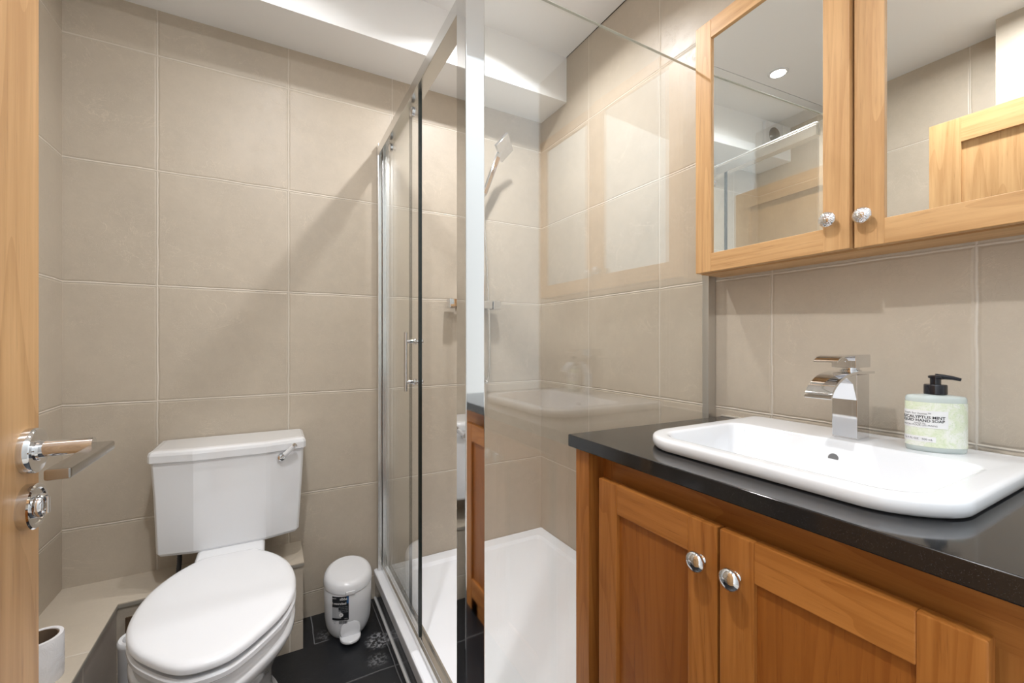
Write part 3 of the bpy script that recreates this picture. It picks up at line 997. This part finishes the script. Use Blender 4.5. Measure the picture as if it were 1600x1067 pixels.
# ------------------------------------------------------------------ basin ring helper, worktop with cut-out
BX0, BX1, BY0, BY1 = 0.700, 1.176, 0.194, 0.716
def brim(z, off, rf=.088, rb=.022, bow=.028):
    return rrect(BX0+off, BX1-off, BY0+off, BY1-off, z, (max(.01, rf-off*.6), max(.006, rb-off*.4), max(.006, rb-off*.4), max(.01, rf-off*.6)), 10, bow)
def bowlring(z, dxf, dxb, dy0, dy1, rad):
    return rrect(0.742+dxf, 1.028-dxb, 0.236+dy0, 0.676-dy1, z, (rad*1.15, rad*.75, rad*.75, rad*1.15), 10, .012)
outer = [(0.645, -0.045), (XR, -0.045), (XR, 0.8485), (0.645, 0.871)]
hole = [(p.x, p.y) for p in brim(0, .035)]
bm = bmesh.new()
def loop_edges(pts):
    vs = [bm.verts.new((x, y, VZ)) for x, y in pts]
    return [bm.edges.new((vs[i], vs[(i+1) % len(vs)])) for i in range(len(vs))]
es = loop_edges(outer) + loop_edges(hole)
bmesh.ops.triangle_fill(bm, use_beauty=True, use_dissolve=False, edges=es)
ret = bmesh.ops.extrude_face_region(bm, geom=list(bm.faces))
for g_ in ret['geom']:
    if isinstance(g_, bmesh.types.BMVert):
        g_.co.z = 0.863
b = MB(); b.bm(bm)
o = b.build('vanity_worktop', 'granite', bevel=.0022, bseg=3)
tag(o, 'glossy black stone worktop on the oak vanity', 'worktop')
b = MB(); b.box(XR-.006, XR-.0005, -0.04, 0.848, 0.8632, 0.868, bev=.001)
part(b, 'sealant_bead', simple('pale_sealant', (0.55, 0.50, 0.43), 0.5), o)

r = thing('wash_basin', 'white rectangular ceramic wash basin set into the black worktop', 'basin', (0.94, 0.455, 0.863))
ZR = CAM_H-.2065
b = MB()
b.loft([brim(0.8635, .012), brim(0.8655, .004), brim(0.870, .001), brim(0.876, 0.0), brim(ZR-.006, .0005), brim(ZR-.0025, .002), brim(ZR-.0007, .005), brim(ZR, .010), brim(ZR, .018),
        bowlring(ZR, -.008, -.007, -.008, -.008, .050), bowlring(ZR-.0003, -.004, -.0035, -.004, -.004, .048), bowlring(ZR-.0018, -.001, -.001, -.001, -.001, .046), bowlring(ZR-.005, 0.0015, 0.0015, .0015, .0015, .045),
        bowlring(ZR-.03, .008, .012, .010, .010, .045), bowlring(ZR-.075, .022, .035, .028, .028, .05), bowlring(ZR-.100, .042, .055, .05, .05, .06),
        bowlring(ZR-.112, .07, .085, .09, .09, .05), bowlring(ZR-.115, .10, .11, .13, .13, .03)], cap0=False)
part(b, 'bowl', 'ceramic', r)
# overflow
ov = Vector((1.0135, 0.452, ZR-.036))
b = MB()
b.lathe([(0.0, 0.0), (0.0092, 0.0), (0.0105, 0.0006), (0.0118, 0.0), (0.0122, -0.003)], ov, Vector((-1, 0, .30)), seg=28)
of = part(b, 'overflow_ring', 'ceramic', r)
b = MB(); b.lathe([(0.0094, 0.0002), (0.0094, 0.0009)], ov, Vector((-1, 0, .30)), seg=28)
tag(part(b, 'overflow_hole', simple('grey_overflow', (0.16, 0.16, 0.165), 0.3), of), 'dark round overflow hole')
b = MB(); b.lathe([(0.030, 0), (0.030, 0.003), (0.026, 0.005), (0.01, 0.006)], (0.89, 0.456, ZR-.1152), seg=32)
part(b, 'waste', 'chrome', r)

# ------------------------------------------------------------------ basin tap
r = thing('basin_tap', 'square chrome waterfall tap on the back of the basin', 'tap', (1.08, 0.451, ZR))
ty0, ty1 = 0.4275, 0.4735
b = MB()
b.box(1.056, 1.110, ty0, ty1, ZR, CAM_H-.070, bev=.0012)
part(b, 'column', 'chrome', r)
prof = [(1.132, -.0645), (1.100, -.064), (1.060, -.0635), (1.030, -.0655), (1.005, -.070), (0.983, -.078), (0.965, -.089), (0.953, -.101), (0.947, -.113)]
prof = [Vector(q) for q in prof]
pr3 = catmull([(x, z, 0) for x, z in prof], 5)
rings = []
for i, p in enumerate(pr3):
    d = (pr3[min(i+1, len(pr3)-1)]-pr3[max(i-1, 0)]).normalized()
    nv = Vector((d.y, -d.x, 0))
    if nv.y > 0: nv = -nv
    th = .005
    a = Vector((p.x, 0, CAM_H+p.y)); c = a + Vector((nv.x, 0, nv.y))*th
    rings.append([Vector((a.x, ty0-.001, a.z)), Vector((a.x, ty1+.001, a.z)), Vector((c.x, ty1+.001, c.z)), Vector((c.x, ty0-.001, c.z))])
b = MB(); b.loft(rings, smooth=True)
# curved throat under the plate
th = []
for i, p in enumerate(pr3):
    pass
b.add([(1.057, ty0+.001, CAM_H-.125), (1.057, ty1-.001, CAM_H-.125), (1.057, ty0+.001, CAM_H-.069), (1.057, ty1-.001, CAM_H-.069),
       (1.012, ty0+.001, CAM_H-.0735), (1.012, ty1-.001, CAM_H-.0735), (1.040, ty0+.001, CAM_H-.088), (1.040, ty1-.001, CAM_H-.088)],
      [[0, 1, 7, 6], [6, 7, 5, 4], [4, 5, 3, 2], [2, 3, 1, 0], [0, 6, 4, 2], [1, 3, 5, 7]])
part(b, 'spout', 'chrome', r, auto=30)
b = MB()
b.lathe([(0.019, 0), (0.019, 0.003), (0.0155, 0.004), (0.0155, 0.009)], (1.083, 0.4505, CAM_H-.0645), seg=32)
b.box(1.052, 1.118, 0.4285, 0.4725, CAM_H-.0560, CAM_H-.030, bev=.0012)
lp = [(1.116, -.0285), (1.06, -.0285), (1.03, -.0285), (1.005, -.030), (0.988, -.0345), (0.978, -.040)]
lr = catmull([(x, z, 0) for x, z in lp], 4)
rings = []
for i, p in enumerate(lr):
    w = .0215
    rings.append([Vector((p.x, 0.4505-w, CAM_H+p.y)), Vector((p.x, 0.4505+w, CAM_H+p.y)), Vector((p.x, 0.4505+w, CAM_H+p.y-.0032)), Vector((p.x, 0.4505-w, CAM_H+p.y-.0032))])
b.loft(rings, smooth=True)
b.lathe([(0.0035, 0), (0.0035, 0.0012), (0.0015, 0.0012)], (1.052, 0.4505, CAM_H-.043), (-1, 0, 0), seg=16)
part(b, 'lever', 'chrome', r, auto=30)

# ------------------------------------------------------------------ soap dispenser
SC = Vector((1.092, 0.318, ZR)); dA = Vector((.575, -.818, 0)); dB = Vector((-.818, -.575, 0))
EA, EB = .0435, .0255
def ell(phi, z, off=0.0, k=1.0):
    return SC + dA*math.sin(phi)*(EA*k+off) + dB*math.cos(phi)*(EB*k+off) + Vector((0, 0, z))
def ering(z, k=1.0, off=0.0, n=64):
    return [ell(2*PI*i/n, z, off, k) for i in range(n)]
r = thing('soap_dispenser', 'oval bottle of pale green hand soap with black pump on the basin', 'soap dispenser', SC)
b = MB()
b.loft([ering(0.0, .93), ering(0.001, .97), ering(0.004, 1.0), ering(0.098, 1.0), ering(0.101, .985), ering(0.1035, .94), ering(0.105, .8), ering(0.1062, .5), ering(0.107, .34)])
part(b, 'bottle', 'aqua', r)
# arc length table along the front of the oval
tab = []
s_, last = 0.0, ell(0, 0)
N = 400
arc = {0: 0.0}
ph = [i*PI/N for i in range(N+1)]
L_ = [0.0]
for i in range(1, N+1):
    q = ell(ph[i], 0); L_.append(L_[-1] + (q-last).length); last = q
def phi_of(u):
    a = abs(u)
    for i in range(1, N+1):
        if L_[i] >= a:
            f = (a-L_[i-1])/(L_[i]-L_[i-1]); v = ph[i-1]+f*(ph[i]-ph[i-1])
            return v if u >= 0 else -v
    return PI if u >= 0 else -PI
def lab(u, z, off):
    return ell(phi_of(u), z, off)
b = MB()
wrap_rect(b, lab, -0.085, 0.0545, 0.010, 0.0925, 0.0006, 0, nu=60)
part(b, 'label', 'leafy', r)
b = MB()
wrap_rect(b, lab, -0.075, 0.0085, 0.045, 0.077, 0.0010, 0, nu=40)
wrap_rect(b, lab, -0.075, -0.008, 0.019, 0.029, 0.0010, 0, nu=30)
wrap_text(b, lab, 'fresh for home\u2122', -0.014, 0.0695, 0.0055, 0.0014, 1, 'RIGHT')
wrap_text(b, lab, 'EUCALYPTUS MINT', 0.0045, 0.0622, 0.0072, 0.0014, 2, 'RIGHT', True)
wrap_text(b, lab, 'LIQUID HAND SOAP', 0.0035, 0.0560, 0.0068, 0.0014, 2, 'RIGHT', True)
wrap_text(b, lab, 'MADE IN', -0.022, 0.0518, 0.0038, 0.0014, 1, 'RIGHT')
wrap_text(b, lab, 'SAVON POUR LES MAINS', -0.006, 0.0480, 0.0044, 0.0014, 1, 'RIGHT')
wrap_text(b, lab, '16.9 FL OZ   500 mL', -0.012, 0.0222, 0.0048, 0.0014, 1, 'RIGHT')
part(b, 'printed_text', ['print_white', 'print_grey', 'print_black'], r)
b = MB()
b.lathe([(0.0135, 0.106), (0.0165, 0.1075), (0.0165, 0.1235), (0.0155, 0.125), (0.006, 0.1255)], SC, seg=40)
b.lathe([(0.0078, 0.125), (0.0078, 0.1375)], SC, seg=24)
part(b, 'collar', 'black_plastic', r)
b = MB()
noz = Vector((.45, -.89, 0)).normalized()
b.lathe([(0.0095, 0.1365), (0.0105, 0.1375), (0.0105, 0.1405), (0.008, 0.142), (0.003, 0.1425)], SC, seg=28)
b.tube([SC+Vector((0, 0, .1392)), SC+noz*.012+Vector((0, 0, .1394)), SC+noz*.024+Vector((0, 0, .1378)), SC+noz*.034+Vector((0, 0, .1352))], [.006, .0046, .0036, .0028], seg=14)
part(b, 'pump_head', 'black_plastic', r)

# ------------------------------------------------------------------ mirror cabinet
r = thing('mirror_cabinet', 'light oak wall cabinet with two mirrored doors above the basin', 'cabinet', (1.16, 0.45, 1.3))
CZ0, CZ1 = 1.2945, 2.022
b = MB()
b.box(1.122, XR, 0.050, 0.064, CZ0, CZ1, mi=0)
b.box(1.122, XR, 0.834, 0.848, CZ0, CZ1, mi=0)
b.box(1.122, XR, 0.064, 0.834, CZ0, CZ0+.016, mi=1)
b.box(1.122, XR, 0.064, 0.834, CZ1-.016, CZ1, mi=1)
b.box(1.208, XR, 0.064, 0.834, CZ0+.016, CZ1-.016, mi=0)
b.box(1.1225, 1.206, 0.436, 0.464, CZ0+.016, CZ1-.016, mi=0)
part(b, 'carcass', ['oak_v', 'oak_h'], r)
d, p = cupboard_door(r, 0.4515, 0.850, CZ0+.002, CZ1+.001, 1.100, .021, .053, .053, .053, ['oak_v', 'oak_h'], 'mirror', 'mirror', .007, (1.121, 0.850, 1.6), ev=.002)
tag(d, 'left mirrored door standing slightly ajar')
knob(d, 1.100, 0.4855, CAM_H+.268, 'pebbled', .0172)
d.rotation_euler = (0, 0, -math.radians(2.4))
d, p = cupboard_door(r, 0.050, 0.4490, CZ0+.002, CZ1+.001, 1.094, .021, .053, .053, .053, ['oak_v', 'oak_h'], 'mirror', 'mirror', .007, (1.115, 0.050, 1.6), ev=.002)
tag(d, 'right mirrored door')
knob(d, 1.094, 0.4275, CAM_H+.264, 'pebbled', .0172)
bpy.context.view_layer.update()
